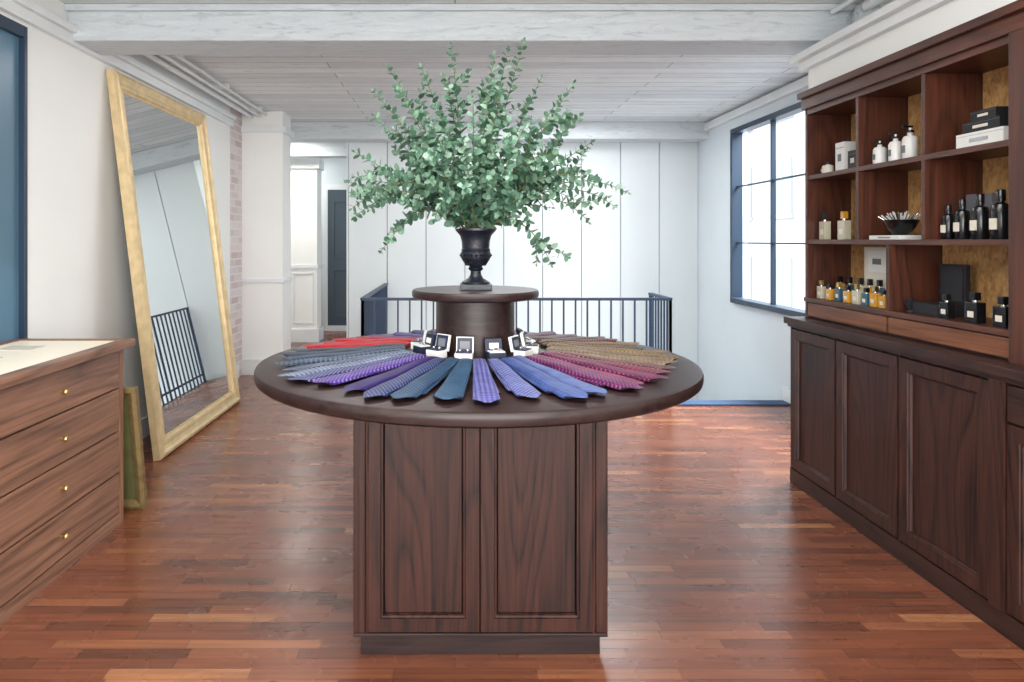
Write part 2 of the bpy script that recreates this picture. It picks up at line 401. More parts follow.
g=group('staircase')
M_step=plain('stair_paint',C(150,158,166),0.5)
for i in range(1,8):
    box('tread',(1.92,5.95+0.25*(i-1),-0.17*i-0.04),(2.84,5.95+0.25*i+0.02,-0.17*i),M_step,g,0.004)
    box('riser',(1.92,5.95+0.25*(i-1),-0.17*i),(2.84,5.965+0.25*(i-1),-0.17*(i-1)-0.04),M_wallb,g)
box('blue_floor_mat',(1.74,5.72,0.0),(2.82,5.87,0.014),plain('mat_blue',C(52,80,112),0.8,noise=0.2,nscale=60),None,0.004)

g=group('stair_railing')
RZ=0.89
def rail_run(p0,p1,n):
    p0=Vector(p0);p1=Vector(p1); d=(p1-p0); L=d.length; u=d.normalized(); s=Vector((-u.y,u.x,0))
    def bar(z0,z1,w):
        vs=[p0+s*w+Vector((0,0,z0)),p1+s*w+Vector((0,0,z0)),p1-s*w+Vector((0,0,z0)),p0-s*w+Vector((0,0,z0))]
        vs+= [v+Vector((0,0,z1-z0)) for v in vs]
        mesh_obj('rail',vs,[(0,3,2,1),(4,5,6,7),(0,1,5,4),(1,2,6,5),(2,3,7,6),(3,0,4,7)],M_rail,g)
    bar(RZ-0.022,RZ,0.020); bar(0.08,0.10,0.010)
    for i in range(n+1):
        p=p0+d*(i/n); r=0.007 if 0<i<n else 0.012
        box('baluster',(p.x-r,p.y-r,0.0),(p.x+r,p.y+r,RZ-0.02),M_rail,g)
rail_run((-0.80,5.90,0),(1.86,5.90,0),26)
rail_run((-0.80,5.90,0),(-0.80,7.95,0),20)
rail_run((1.86,5.90,0),(1.86,6.5,0),7)
box('stairwell_edge',(-0.83,5.93,-0.4),(-0.79,7.99,-0.0),M_wallb)
box('stairwell_fascia',(-0.79,5.88,-0.4),(2.85,5.925,-0.15),M_wallb)

# ------------------------------------------------------------ leaning mirror
Hm=2.46/math.cos(math.radians(6.95)); Wm=1.57
g=group('leaning_floor_mirror',(-1.895,4.29,0.0),(0,math.radians(-6.95),0))
prof=[(0,0),(0,0.045),(0.012,0.058),(0.03,0.062),(0.045,0.05),(0.07,0.044),(0.085,0.05),(0.10,0.048),(0.108,0.03),(0.118,0.03),(0.122,0.02),(0.122,0)]
frame_sweep('gilt_frame',(0,0,0),(0,1,0),(0,0,1),(1,0,0),Wm,Hm,prof,M_gold,g)
vs=[];fs=[]
def bead(c,r):
    k=len(vs)
    for dx,dy,dz in [(1,0,0),(0,1,0),(0,-1,0),(0,0,1),(0,0,-1)]: vs.append((c[0]+dx*r,c[1]+dy*r,c[2]+dz*r))
    for f in [(0,1,3),(0,3,2),(0,2,4),(0,4,1)]: fs.append(tuple(k+i for i in f))
n=110
for i in range(n):
    z=0.08+(Hm-0.16)*i/(n-1); bead((0.046,0.078,z),0.006); bead((0.046,Wm-0.078,z),0.006)
for i in range(66):
    y=0.08+(Wm-0.16)*i/65; bead((0.046,y,0.078),0.006); bead((0.046,y,Hm-0.078),0.006)
mesh_obj('beading',vs,fs,M_gold,g)
mesh_obj('mirror_glass',[(0.024,0.11,0.11),(0.024,Wm-0.11,0.11),(0.024,Wm-0.11,Hm-0.11),(0.024,0.11,Hm-0.11)],[(0,1,2,3)],M_mirror,g)
box('backing',(0.0,0.05,0.05),(0.018,Wm-0.05,Hm-0.05),M_blackm,g)

# ------------------------------------------------------------ left counter cabinet
g=group('display_counter')
CX=-1.64; CB=-2.18
def counter_module(y0,y1):
    box('carcass',(CB,y0,0.05),(CX-0.02,y1,0.865),W_wal_z,g)
    box('stile',(CX-0.02,y1-0.035,0.0),(CX+0.004,y1,0.865),W_wal_z,g,0.002)
    box('stile',(CX-0.02,y0,0.0),(CX+0.004,y0+0.035,0.865),W_wal_z,g,0.002)
    box('plinth',(CX-0.02,y0+0.035,0.0),(CX+0.003,y1-0.035,0.058),W_wal_y,g)
    for z0,z1 in [(.066,.252),(.260,.455),(.463,.665),(.673,.845)]:
        box('drawer_front',(CX-0.02,y0+0.04,z0),(CX+0.002,y1-0.04,z1),W_wal_y,g,0.003)
        o=lathe('knob',[(0.006,0),(0.006,0.012),(0.011,0.018),(0.012,0.024),(0.008,0.030),(0.0,0.031)],M_brass,g,(0,0,0),16)
        o.rotation_euler=(0,math.pi/2,0); o.location=(CX+0.002,(y0+y1)/2,(z0+z1)/2)
    box('top_rail',(CX-0.02,y0+0.035,0.848),(CX+0.006,y1-0.035,0.866),W_wal_y,g)
counter_module(2.30,3.37); counter_module(1.23,2.30)
box('top_edge',(CX-0.015,1.2,0.866),(CX+0.05,3.40,0.90),W_wal_y,g,0.004)
box('top_edge_back',(CB,1.2,0.866),(CB+0.05,3.40,0.90),W_wal_y,g,0.004)
box('top_edge_end',(CB+0.05,3.35,0.866),(CX-0.015,3.40,0.90),W_wal_z,g,0.004)
box('glass_top',(CB+0.05,1.2,0.866),(CX-0.015,3.35,0.896),M_glow_top,g)
for y in (2.45,2.75,3.05):
    box('displayed_card',(CB+0.12,y,0.896),(CB+0.28,y+0.12,0.899),M_cream,g)

g=group('leaning_gold_frame',(-2.1,3.56,0.0),(math.radians(10),0,0))
frame_sweep('frame',(0,0,0),(1,0,0),(0,0,1),(0,-1,0),0.50,0.66,[(0,0),(0,0.03),(0.02,0.035),(0.05,0.02),(0.05,0)],plain('old_gilt',C(132,112,72),0.45,metal=0.3,noise=0.3,nscale=20),g)
box('picture',(0.04,-0.012,0.04),(0.46,-0.004,0.62),M_green,g)

# ------------------------------------------------------------ central round table
TX,TY,TZ=0.085,2.70,0.92
R=0.845; B=0.425
g=group('round_display_table')
lathe('table_top',[(0.0,-0.05),(R-0.03,-0.05),(R-0.012,-0.046),(R-0.003,-0.038),(R,-0.025),(R,-0.012),(R-0.004,-0.003),(R-0.012,0.0),(0.0,0.0)],W_dark_x,g,(TX,TY,TZ),128)
zt=TZ-0.05
box('base_core',(TX-B+0.022,TY-B+0.022,0.075),(TX+B-0.022,TY+B-0.022,zt),W_dark_z,g)
box('plinth',(TX-B+0.024,TY-B+0.014,0.0),(TX+B-0.024,TY+B-0.014,0.078),W_dark_x,g,0.003)
box('plinth_cap',(TX-B,TY-B,0.066),(TX+B,TY+B,0.078),W_dark_x,g,0.003)
for sx in (-1,1):
    for sy in (-1,1):
        cx=TX+sx*(B-0.02); cy=TY+sy*(B-0.02)
        box('corner_post',(cx-0.02,cy-0.02,0.078),(cx+0.02,cy+0.02,zt),W_dark_z,g,0.006)
        lathe('bead',[(0.007,0.078),(0.007,zt)],W_dark_z,g,(cx-sx*0.026,cy+sy*0.014,0),12)
for s in (-1,1):
    for k in (0,1):
        w=B-0.045
        panel_door('door',(TX-B+0.045 + k*w, TY+s*(B-0.022),0.08),(1,0,0),(0,s,0),w-0.003,zt-0.083,W_dark_z,g,0.058,0.02)
        panel_door('side',(TX+s*(B-0.022),TY-B+0.045+k*w,0.08),(0,1,0),(s,0,0),w-0.003,zt-0.083,W_dark_z,g,0.058,0.02)

g=group('tiered_riser')
TH=0.034
lathe('low_tier',[(0.0,0.0),(0.288,0.0),(0.291,0.003),(0.291,TH-0.004),(0.288,TH),(0.0,TH)],W_dark_x,g,(TX-0.005,TY,TZ),96)
lathe('drum',[(0.155,TH),(0.155,0.235),(0.165,0.248)],W_dark_x,g,(TX-0.005,TY,TZ),64)
lathe('disc',[(0.0,0.242),(0.235,0.242),(0.247,0.247),(0.25,0.253),(0.25,0.268),(0.245,0.275),(0.0,0.275)],W_dark_x,g,(TX-0.005,TY,TZ),96)

g=group('black_urn_vase')
UZ=TZ+0.275; UX,UY=TX-0.003,TY
box('foot_plate',(UX-0.062,UY-0.062,UZ),(UX+0.062,UY+0.062,UZ+0.022),M_urn,g,0.003)
lathe('urn_body',[(0.055,0.022),(0.056,0.030),(0.045,0.036),(0.030,0.044),(0.022,0.058),(0.020,0.072),(0.028,0.078),(0.030,0.084),(0.024,0.090),(0.036,0.100),(0.052,0.112),(0.060,0.128),(0.061,0.142),(0.056,0.150),(0.058,0.156),(0.054,0.162),(0.056,0.19),(0.062,0.212),(0.074,0.226),(0.080,0.232),(0.080,0.240),(0.072,0.240),(0.06,0.225),(0.045,0.18),(0.0,0.18)],M_urn,g,(UX,UY,UZ),48)
for i in range(20):
    a=2*math.pi*i/20
    tube('gadroon',(UX+0.034*math.cos(a),UY+0.034*math.sin(a),UZ+0.097),(UX+0.060*math.cos(a),UY+0.060*math.sin(a),UZ+0.140),0.007,M_urn,g,6)

def leafmat(n,cols):
    m,nt,b=new_mat(n)
    gi=nt.nodes.new('ShaderNodeNewGeometry'); cr=nt.nodes.new('ShaderNodeValToRGB')
    e=cr.color_ramp.elements
    e[0].color=cols[0]; e[1].color=cols[-1]
    for i,c in enumerate(cols[1:-1]):
        x=e.new((i+1)/(len(cols)-1)); x.color=c
    nt.links.new(gi.outputs['Random Per Island'],cr.inputs['Fac']); nt.links.new(cr.outputs[0],b.inputs['Base Color'])
    b.inputs['Roughness'].default_value=0.42
    tr=nt.nodes.new('ShaderNodeBsdfTranslucent'); nt.links.new(cr.outputs[0],tr.inputs['Color'])
    ms=nt.nodes.new('ShaderNodeMixShader'); ms.inputs[0].default_value=0.2
    out=nt.nodes['Material Output']
    nt.links.new(b.outputs[0],ms.inputs[1]); nt.links.new(tr.outputs[0],ms.inputs[2]); nt.links.new(ms.outputs[0],out.inputs['Surface'])
    return m
ML=leafmat('eucalyptus_leaf',[C(50,86,68),C(80,116,94),C(102,140,116),C(140,170,148)])
MLs=plain('eucalyptus_stem',C(96,104,66),0.6)
g=group('eucalyptus_branches')
LV=[];LF=[];SV=[];SF=[]
def add_leaf(p,side,along,r):
    side=side.normalized(); along=(along-side*along.dot(side)).normalized(); nn=side.cross(along)
    c=p+side*(r*1.05)
    k=len(LV); LV.append(c+nn*(0.10*r))
    m=8
    for i in range(m):
        a=2*math.pi*i/m
        ra=r*(1.0 if i!=0 else 1.15)
        cup=0.25*r*(abs(math.sin(a)))
        LV.append(c+side*ra*math.cos(a)+along*0.85*r*math.sin(a)+nn*cup)
    for i in range(m): LF.append((k,k+1+i,k+1+(i+1)%m))
def add_stem(pts,r0,r1):
    seg=5;k0=len(SV);n=len(pts)
    for j,p in enumerate(pts):
        t=(pts[min(j+1,n-1)]-pts[max(j-1,0)]).normalized(); u=t.orthogonal().normalized(); v=t.cross(u)
        r=r0+(r1-r0)*j/(n-1)
        for i in range(seg):
            a=2*math.pi*i/seg; SV.append(p+u*r*math.cos(a)+v*r*math.sin(a))
    for j in range(n-1):
        for i in range(seg):
            q=(i+1)%seg; SF.append((k0+j*seg+i,k0+j*seg+q,k0+(j+1)*seg+q,k0+(j+1)*seg+i))
def bez(p0,p1,p2,p3,n):
    out=[]
    for i in range(n):
        t=i/(n-1);s=1-t
        out.append(p0*s**3+p1*3*s*s*t+p2*3*s*t*t+p3*t**3)
    return out
def leafy(pts,start,rmax,gap):
    L=[0]
    for i in range(1,len(pts)): L.append(L[-1]+(pts[i]-pts[i-1]).length)
    tot=L[-1]; d=start*tot; flip=random.random()*3
    while d<tot:
        i=max(j for j in range(len(L)) if L[j]<=d); i=min(i,len(pts)-2)
        f=(d-L[i])/max(1e-6,L[i+1]-L[i]); p=pts[i].lerp(pts[i+1],f); t=(pts[i+1]-pts[i]).normalized()
        frac=d/tot; r=rmax*(1.0-0.4*max(0,(frac-0.5)/0.5))*random.uniform(0.8,1.15)
        u=t.orthogonal().normalized(); u=Matrix.Rotation(flip,3,t)@u
        for s in (-1,1):
            sd=(u*s+t*random.uniform(0.3,0.8)+Vector([random.uniform(-.2,.2) for _ in range(3)])).normalized()
            al=t.cross(sd)+t*random.uniform(-0.6,0.9)+Vector([random.uniform(-.4,.4) for _ in range(3)])
            add_leaf(p,sd,al,r)
        flip+=math.pi/2+random.uniform(-.3,.3)
        d+=gap*(1-0.3*frac)
    tip=pts[-1]; t=(pts[-1]-pts[-2]).normalized()
    add_leaf(tip,t,t.orthogonal(),rmax*0.4)
base=Vector((UX,UY,UZ+0.20))
tips=[(-.09,.73,.0),(-.12,.60,.05),(.18,.76,.05),(.13,.70,-.04),(-.35,.67,.1),(-.22,.62,-.1),(.05,.66,-.12),(.10,.62,.2),(.02,.58,.0),(-.42,.46,.05),(-.46,.30,-.05),(-.42,.55,.0),
      (-.49,.22,.15),(-.46,.08,-.1),(-.49,.05,.05),(-.33,-.04,-.12),(-.28,.52,-.15),(.26,.60,.0),(.31,.50,-.1),(.42,.47,.1),(.46,.34,-.05),(.62,.15,.05),(.48,.22,.15),(.38,.58,.0),
      (.53,.09,-.1),(.40,.03,-.15),(.27,-.13,-.12),(.20,.03,-.3),(-.15,.03,-.32),(-.05,.3,-.36),(.15,.35,-.34),(-.25,.25,-.3),(.32,.25,-.25),
      (.0,.45,-.25),(-.12,.48,.3),(.18,.45,.3),(.3,.2,.35),(-.3,.2,.35),(-.36,.35,.2),(.34,.38,.22),(-.18,.38,-.2),(.2,.25,-.2),(.08,.52,-.2),(-.35,.12,-.2),(.06,.14,-.32),(.44,.16,-.2),(-.22,.10,-.22),
      (-.3,.4,.0),(.12,.06,-.2),(-.08,.06,-.22)]
for (dx,dz,dy) in tips:
    tip=Vector((UX+dx+random.uniform(-.02,.02),UY+dy,UZ+0.235+dz))
    st=base+Vector((random.uniform(-.03,.03),random.uniform(-.03,.03),0))
    d=tip-st; h=math.hypot(dx,dy)
    bow=0.15 if dz<0.3 else 0.05
    p1=st+d*0.30+Vector((0,0,bow))
    p2=st+d*0.70+Vector((0,0,bow*1.1 if dz<0.3 else bow*0.4))
    pts=bez(st,p1,p2,tip,18)
    add_stem(pts,0.0035,0.0012)
    leafy(pts,0.14,0.0200,0.031)
    for k in range(3 if random.random()<0.5 else 2):
        i=random.randint(2,13); p=pts[i]; t=(pts[i+1]-pts[i]).normalized()
        u=Matrix.Rotation(random.random()*6.28,3,t)@t.orthogonal().normalized()
        ln=random.uniform(.10,.19)
        e=p+(t*1.0+u*0.7).normalized()*ln
        sp=bez(p,p+t*ln*.3+u*ln*.1,p+t*ln*.55+u*ln*.35,e,6)
        add_stem(sp,0.0016,0.0008); leafy(sp,0.12,0.0155,0.026)
mesh_obj('leaves',LV,LF,ML,g,False)
mesh_obj('stems',SV,SF,MLs,g,True)

# ------------------------------------------------------------ neckties
def tie_mat(name,base,acc,kind,scale):
    m,nt,b=new_mat(name); L=nt.links
    acc=tuple(base[i]*0.3+acc[i]*0.7 for i in range(3))+(1,)
    tc=nt.nodes.new('ShaderNodeTexCoord')
    mp=nt.nodes.new('ShaderNodeMapping'); mp.inputs['Rotation'].default_value=(0,0,math.radians(45))
    sx=nt.nodes.new('ShaderNodeSeparateXYZ'); cb=nt.nodes.new('ShaderNodeCombineXYZ')
    L.new(tc.outputs['Object'],sx.inputs[0]); L.new(sx.outputs['X'],cb.inputs['X']); L.new(sx.outputs['Y'],cb.inputs['Y'])
    L.new(cb.outputs[0],mp.inputs['Vector'])
    if kind=='dots':
        v=nt.nodes.new('ShaderNodeTexVoronoi'); v.voronoi_dimensions='2D'; v.inputs['Randomness'].default_value=0.0; v.inputs['Scale'].default_value=scale
        L.new(mp.outputs[0],v.inputs['Vector'])
        f=nt.nodes.new('ShaderNodeMath'); f.operation='LESS_THAN'; f.inputs[1].default_value=0.27; L.new(v.outputs['Distance'],f.inputs[0]); out=f.outputs[0]
    elif kind=='check':
        v=nt.nodes.new('ShaderNodeTexChecker'); v.inputs['Scale'].default_value=scale; L.new(mp.outputs[0],v.inputs['Vector'])
        mu=nt.nodes.new('ShaderNodeMath'); mu.operation='MULTIPLY'; mu.inputs[1].default_value=0.7; L.new(v.outputs['Fac'],mu.inputs[0]); out=mu.outputs[0]
    elif kind=='stripe':
        v=nt.nodes.new('ShaderNodeTexWave'); v.inputs['Scale'].default_value=scale*0.35; L.new(mp.outputs[0],v.inputs['Vector'])
        f=nt.nodes.new('ShaderNodeMath'); f.operation='GREATER_THAN'; f.inputs[1].default_value=0.78; L.new(v.outputs['Fac'],f.inputs[0]); out=f.outputs[0]
    else:
        v=nt.nodes.new('ShaderNodeTexNoise'); v.inputs['Scale'].default_value=90; v.inputs['Detail'].default_value=3; L.new(tc.outputs['Object'],v.inputs['Vector']); out=v.outputs['Fac']
    mx=nt.nodes.new('ShaderNodeMixRGB'); mx.inputs[1].default_value=base; mx.inputs[2].default_value=acc
    L.new(out,mx.inputs[0])
    nz=nt.nodes.new('ShaderNodeTexNoise'); nz.inputs['Scale'].default_value=25; nz.inputs['Detail'].default_value=5; L.new(tc.outputs['Object'],nz.inputs['Vector'])
    rr=nt.nodes.new('ShaderNodeMapRange'); rr.inputs['From Min'].default_value=0.3; rr.inputs['From Max'].default_value=0.7; rr.inputs['To Min'].default_value=0.7; rr.inputs['To Max'].default_value=1.15; L.new(nz.outputs['Fac'],rr.inputs['Value'])
    mq=nt.nodes.new('ShaderNodeMixRGB'); mq.blend_type='MULTIPLY'; mq.inputs[0].default_value=1; L.new(mx.outputs[0],mq.inputs[1]); L.new(rr.outputs[0],mq.inputs[2])
    L.new(mq.outputs[0],b.inputs['Base Color'])
    b.inputs['Roughness'].default_value=0.5; b.inputs['Sheen Weight'].default_value=0.02; b.inputs['Specular IOR Level'].default_value=0.25
    return m
DROP=0.037
def mk_tie_mesh(mat,length=0.50,wf=1.0,hf=1.0,name='necktie'):
    """folded tie: rounded fold at the inner end draped off the low tier, flared blade, pointed tip, narrow tail beneath"""
    vs=[];fs=[]
    def strip(L,w0,w1,z0,th0,th1,yoff0,yoff1,ph=0):
        k=len(vs)
        ts=[0,0.015,0.04,0.1,0.2,0.3,0.42,0.54,0.66,0.78,0.88,0.90,0.93,0.965,1.0]
        prof=[(-1,0.0),(-1.02,0.35),(-0.93,0.75),(-0.6,0.95),(-0.2,1.0),(0.2,1.0),(0.6,0.95),(0.93,0.75),(1.02,0.35),(1,0.0)]
        n=len(prof)
        for j,t in enumerate(ts):
            w=(w0+(w1-w0)*min(1,t/0.88)**0.85)*wf
            th=(th0+(th1-th0)*t)*hf*(1+0.16*math.sin(t*13+ph))
            if t<0.04: th*=0.45+t*13
            yo=yoff0+(yoff1-yoff0)*t
            for (a,zz) in prof:
                xx=L*t
                if t>0.88:
                    kk=(t-0.88)/0.12
                    xx=L*0.88+(L*0.12)*(1-abs(a)*0.98)*kk
                q=min(1,max(0,xx/length))
                zd=DROP*max(0.0,1-q)**1.3
                vs.append((xx,yo+w*a,z0+zd+th*zz))
        for j in range(len(ts)-1):
            for i in range(n-1):
                fs.append((k+j*n+i,k+(j+1)*n+i,k+(j+1)*n+i+1,k+j*n+i+1))
            fs.append((k+j*n,k+j*n+n-1,k+(j+1)*n+n-1,k+(j+1)*n))
        fs.append(tuple(k+i for i in range(n))); fs.append(tuple(k+(len(ts)-1)*n+i for i in range(n))[::-1])
    s=random.choice((-1,1)); ph=random.random()*6
    strip(length*random.uniform(0.80,0.9),0.017,0.023,0.0,0.008,0.008,0.004*s,0.024*s*wf,ph)
    strip(length,0.020,0.040,0.006,0.013,0.010,0,0,ph+1)
    o=mesh_obj(name,vs,fs,mat,None,True)
    bm=bmesh.new(); bm.from_mesh(o.data); bmesh.ops.recalc_face_normals(bm,faces=bm.faces[:]); bm.to_mesh(o.data); bm.free()
    o.data.set_sharp_from_angle(angle=math.radians(60))
    return o
ties=[
 (0,(54,54,112),(130,130,180),'check',95),(9.5,(66,72,126),(160,166,205),'dots',85),(19,(62,80,134),(30,40,84),'check',75),(28,(74,92,140),(40,40,94),'stripe',90),
 (37,(66,16,56),(150,80,136),'dots',90),(45,(86,16,52),(160,80,120),'check',95),(53,(62,14,46),(160,76,116),'dots',85),(61,(74,14,36),(150,70,96),'check',90),
 (69,(54,18,28),(196,150,140),'dots',85),(77,(124,106,84),(40,32,34),'check',90),(86,(118,98,74),(48,34,34),'check',65),(95,(104,82,56),(160,140,104),'dots',85),
 (104,(46,44,40),(140,124,96),'dots',85),(113,(96,72,52),(160,132,100),'check',80),(122,(60,24,30),(150,80,80),'stripe',80),(131,(66,46,42),(150,124,104),'dots',85),
 (140,(80,62,68),(150,134,140),'check',80),(150,(70,40,60),(140,100,130),'plain',1),(160,(56,46,84),(140,130,160),'dots',85),
 (-9,(20,44,72),(80,126,156),'dots',100),(-18,(18,38,66),(76,116,146),'dots',90),(-26.5,(22,30,64),(110,120,170),'dots',85),(-35,(40,22,84),(22,14,56),'check',75),
 (-43,(54,32,104),(150,130,190),'dots',90),(-51,(30,28,72),(150,150,195),'dots',85),(-59,(62,74,98),(150,160,180),'check',90),(-67,(20,32,58),(170,180,200),'dots',85),
 (-75,(22,36,58),(110,130,150),'check',80),(-83,(22,36,56),(110,126,144),'dots',90),(-91,(18,26,42),(60,80,100),'plain',1),(-100,(22,26,42),(90,100,120),'dots',85),
 (-108,(160,12,24),(200,60,66),'dots',85),(-117,(184,14,26),(150,8,22),'plain',1),(-125,(172,14,30),(200,60,80),'check',80),(-133,(160,16,40),(130,10,40),'plain',1),(-141,(84,20,100),(130,80,160),'plain',1),
 (-150,(70,30,118),(130,110,190),'dots',85),(-159,(40,44,98),(120,130,180),'dots',85),(-168,(64,64,96),(150,150,170),'check',80),(-177,(50,44,74),(140,130,150),'dots',85),(170,(76,26,56),(150,100,120),'plain',1)]
gt=group('necktie_fan',(0,0,0))
for i,(a,b_,c_,kd,s_) in enumerate(ties):
    m=tie_mat('tie_silk_%d'%i,C(*b_),C(*c_),kd,s_)
    o=mk_tie_mesh(m,0.520+random.uniform(-.045,.015),random.uniform(0.93,1.12),random.uniform(0.85,1.3))
    ar=math.radians(a-90+random.uniform(-.8,.8)); ar2=ar+math.radians(random.uniform(-2.5,2.5))
    r0=0.278+random.uniform(-0.004,0.010)
    o.rotation_euler=(0,0,ar2); o.location=(TX+r0*math.cos(ar),TY+r0*math.sin(ar),TZ); o.parent=gt

def cuff_box(a,r,light):
    ar=math.radians(a-90)
    e=group('cufflink_box',(TX+r*math.cos(ar),TY+r*math.sin(ar),TZ+TH),(0,0,ar+math.pi/2+math.radians(random.uniform(-14,14))))
    w=0.032; k=random.uniform(0.85,1.1)
    box('box_base',(-w,-0.026,0),(w,0.022,0.028),M_white if light else M_navy,e,0.002)
    box('cushion',(-w+0.004,-0.023,0.028),(w-0.004,0.018,0.032),M_navy if light else M_white,e,0.001)
    rx=math.radians(-12)
    def lidpart(n,a_,b_,m,bv=0):
        q=box(n,a_,b_,m,e,bv); q.location=(0,0.022,0.022); q.rotation_euler=(rx,0,0)
    H=0.058*k
    lidpart('lid',(-w,0,0),(w,0.012,H),M_white if light else M_navy,0.002)
    lidpart('lid_lining',(-w+0.004,-0.0015,0.008),(w-0.004,0.0,H-0.004),M_navy)
    lidpart('lid_card',(-0.018,-0.0025,0.016),(0.018,-0.0016,H-0.016),M_white if not light else M_grey)
    for sx in (-0.014,0.014):
        lathe('cufflink',[(0.003,0),(0.003,0.003),(0.008,0.0035),(0.008,0.008),(0,0.0085)],M_silver,e,(sx,0,0.032),10)
for i,a in enumerate([-13,17,-44,46,-72,76,-102,106,-134,138,-164,168]):
    cuff_box(a,0.220+0.012*(i%3==0),i%3!=1)

# ------------------------------------------------------------ right lower cabinet
g=group('base_cabinet')
FX=1.92
y0c,y1c=1.0,3.92
box('carcass',(FX+0.02,y0c,0.06),(2.27,y1c,0.91),W_dark_z,g)
box('plinth',(FX+0.004,y0c,0.0),(2.27,y1c+0.002,0.085),W_dark_y,g,0.003)
box('worktop',(FX-0.025,y0c,0.912),(2.27,y1c+0.02,0.95),W_dark_y,g,0.005)
box('worktop_mould',(FX-0.008,y0c,0.895),(FX+0.02,y1c+0.008,0.912),W_dark_y,g,0.004)
ys=[(3.45,3.90),(2.965,3.435),(2.455,2.95)]
for a,b_ in ys:
    panel_door('door',(FX+0.02,a,0.095),(0,1,0),(-1,0,0),b_-a,0.79,W_dark_z,g,0.065,0.022)
for yy in (3.9025,3.4375,2.9525): box('stile',(FX+0.004,yy,0.085),(FX+0.02,yy+0.012,0.895),W_dark_z,g)
box('post',(FX-0.006,2.38,0.085),(FX+0.02,2.452,0.895),W_dark_z,g,0.003)
box('desk_drawer',(FX,1.7,0.76),(FX+0.02,2.375,0.885),W_dark_y,g,0.003)
panel_door('door',(FX+0.02,1.7,0.095),(0,1,0),(-1,0,0),0.675,0.655,W_dark_z,g,0.065,0.022)
panel_door('door',(FX+0.02,1.02,0.095),(0,1,0),(-1,0,0),0.67,0.79,W_dark_z,g,0.065,0.022)

g=group('display_shelving_unit')
SX=2.0; SB=2.25
U0=1.95; U1=3.90
box('end_panel_far',(SX,U1-0.022,0.95),(2.27,U1,2.2),W_sh_z,g,0.002)
box('end_panel_near',(SX,U0,0.95),(2.27,U0+0.022,2.2),W_sh_z,g,0.002)
box('back_panel',(SB,U0,0.95),(2.27,U1,2.2),W_sh_back,g)
box('top_panel',(SX,U0,2.10),(2.27,U1,2.2),W_sh_y,g,0.002)
box('cornice_low',(SX-0.02,U0,2.13),(SX+0.01,U1+0.004,2.19),W_sh_y,g,0.004)
box('cornice_top',(SX-0.045,U0,2.19),(2.27,U1+0.006,2.225),W_sh_y,g,0.006)
for z in (1.755,1.392):
    box('shelf',(SX+0.004,U0+0.022,z-0.024),(SB,U1-0.022,z),W_sh_y,g,0.002)
box('bottom_shelf',(SX-0.008,U0,1.04),(SB,U1+0.002,1.064),W_sh_y,g,0.003)
for a,b_ in ((3.17,3.87),(2.45,3.15)):
    box('low_drawer',(SX-0.001,a,0.962),(SX+0.02,b_,1.035),W_drawer,g,0.003)
box('low_core',(SX+0.018,U0+0.02,0.95),(SB,U1-0.02,1.04),W_dark_y,g)
for y in (2.92,3.40):
    box('divider_upper',(SX+0.002,y-0.011,1.755),(SB,y+0.011,2.10),W_sh_z,g,0.002)
    box('divider_mid',(SX+0.002,y-0.011,1.392),(SB,y+0.011,1.731),W_sh_z,g,0.002)
box('divider_low',(SX+0.002,3.15,1.064),(SB,3.172,1.368),W_sh_z,g,0.002)
box('end_post',(SX-0.02,2.37,0.95),(SB,2.443,2.13),W_sh_z,g,0.003)

# ------------------------------------------------------------ products on the shelves
Z1,Z2,Z3=1.064,1.392,1.755
def bottle(name,x,y,z,h,r,body,cap,kind='round'):
    g=group(name)
    if kind=='round':
        lathe('body',[(r*0.9,0),(r,h*0.03),(r,h*0.62),(r*0.85,h*0.70),(r*0.38,h*0.74),(r*0.36,h*0.78)],body,g,(x,y,z),20)
        lathe('cap',[(r*0.48,h*0.77),(r*0.48,h*0.98),(r*0.4,h)],cap,g,(x,y,z),16)
        box('label',(x-r*1.03,y-r*0.5,z+h*0.2),(x-r*0.85,y+r*0.5,z+h*0.42),M_cream if body is not M_white else M_grey,g)
    elif kind=='pump':
        lathe('body',[(r*0.9,0),(r,h*0.03),(r,h*0.60),(r*0.8,h*0.68),(r*0.35,h*0.72),(r*0.35,h*0.8),(r*0.5,h*0.8),(r*0.5,h*0.86),(r*0.15,h*0.87),(r*0.15,h*0.97)],body,g,(x,y,z),20)
        box('nozzle',(x-r*1.1,y-r*0.2,z+h*0.94),(x+r*0.3,y+r*0.2,z+h),cap,g,0.002)
        box('label',(x-r*1.02,y-r*0.35,z+h*0.2),(x-r*0.9,y+r*0.35,z+h*0.42),M_grey,g)
        lathe('collar',[(r*0.52,h*0.79),(r*0.52,h*0.86)],cap,g,(x,y,z),16)
    else:
        box('body',(x-r*0.6,y-r,z),(x+r*0.6,y+r,z+h*0.68),body,g,0.004)
        lathe('neck',[(r*0.3,h*0.68),(r*0.3,h*0.74)],M_silver,g,(x,y,z),12)
        box('cap',(x-r*0.42,y-r*0.45,z+h*0.74),(x+r*0.42,y+r*0.45,z+h),cap,g,0.003)
        box('label',(x-r*0.63,y-r*0.5,z+h*0.18),(x-r*0.6,y+r*0.5,z+h*0.38),M_cream,g)
bottle('pump_bottle',2.07,3.327,Z3,0.125,0.030,M_white,M_blackm,'pump')
bottle('pump_bottle',2.07,3.207,Z3,0.14,0.030,M_white,M_blackm,'pump')
bottle('pump_bottle',2.07,3.105,Z3,0.155,0.032,M_white,M_black,'pump')
bottle('candle_jar',2.07,3.79,Z3,0.07,0.030,M_cream,M_blackm)
bottle('candle_jar',2.12,3.74,Z3,0.12,0.022,M_clear,M_blackm)
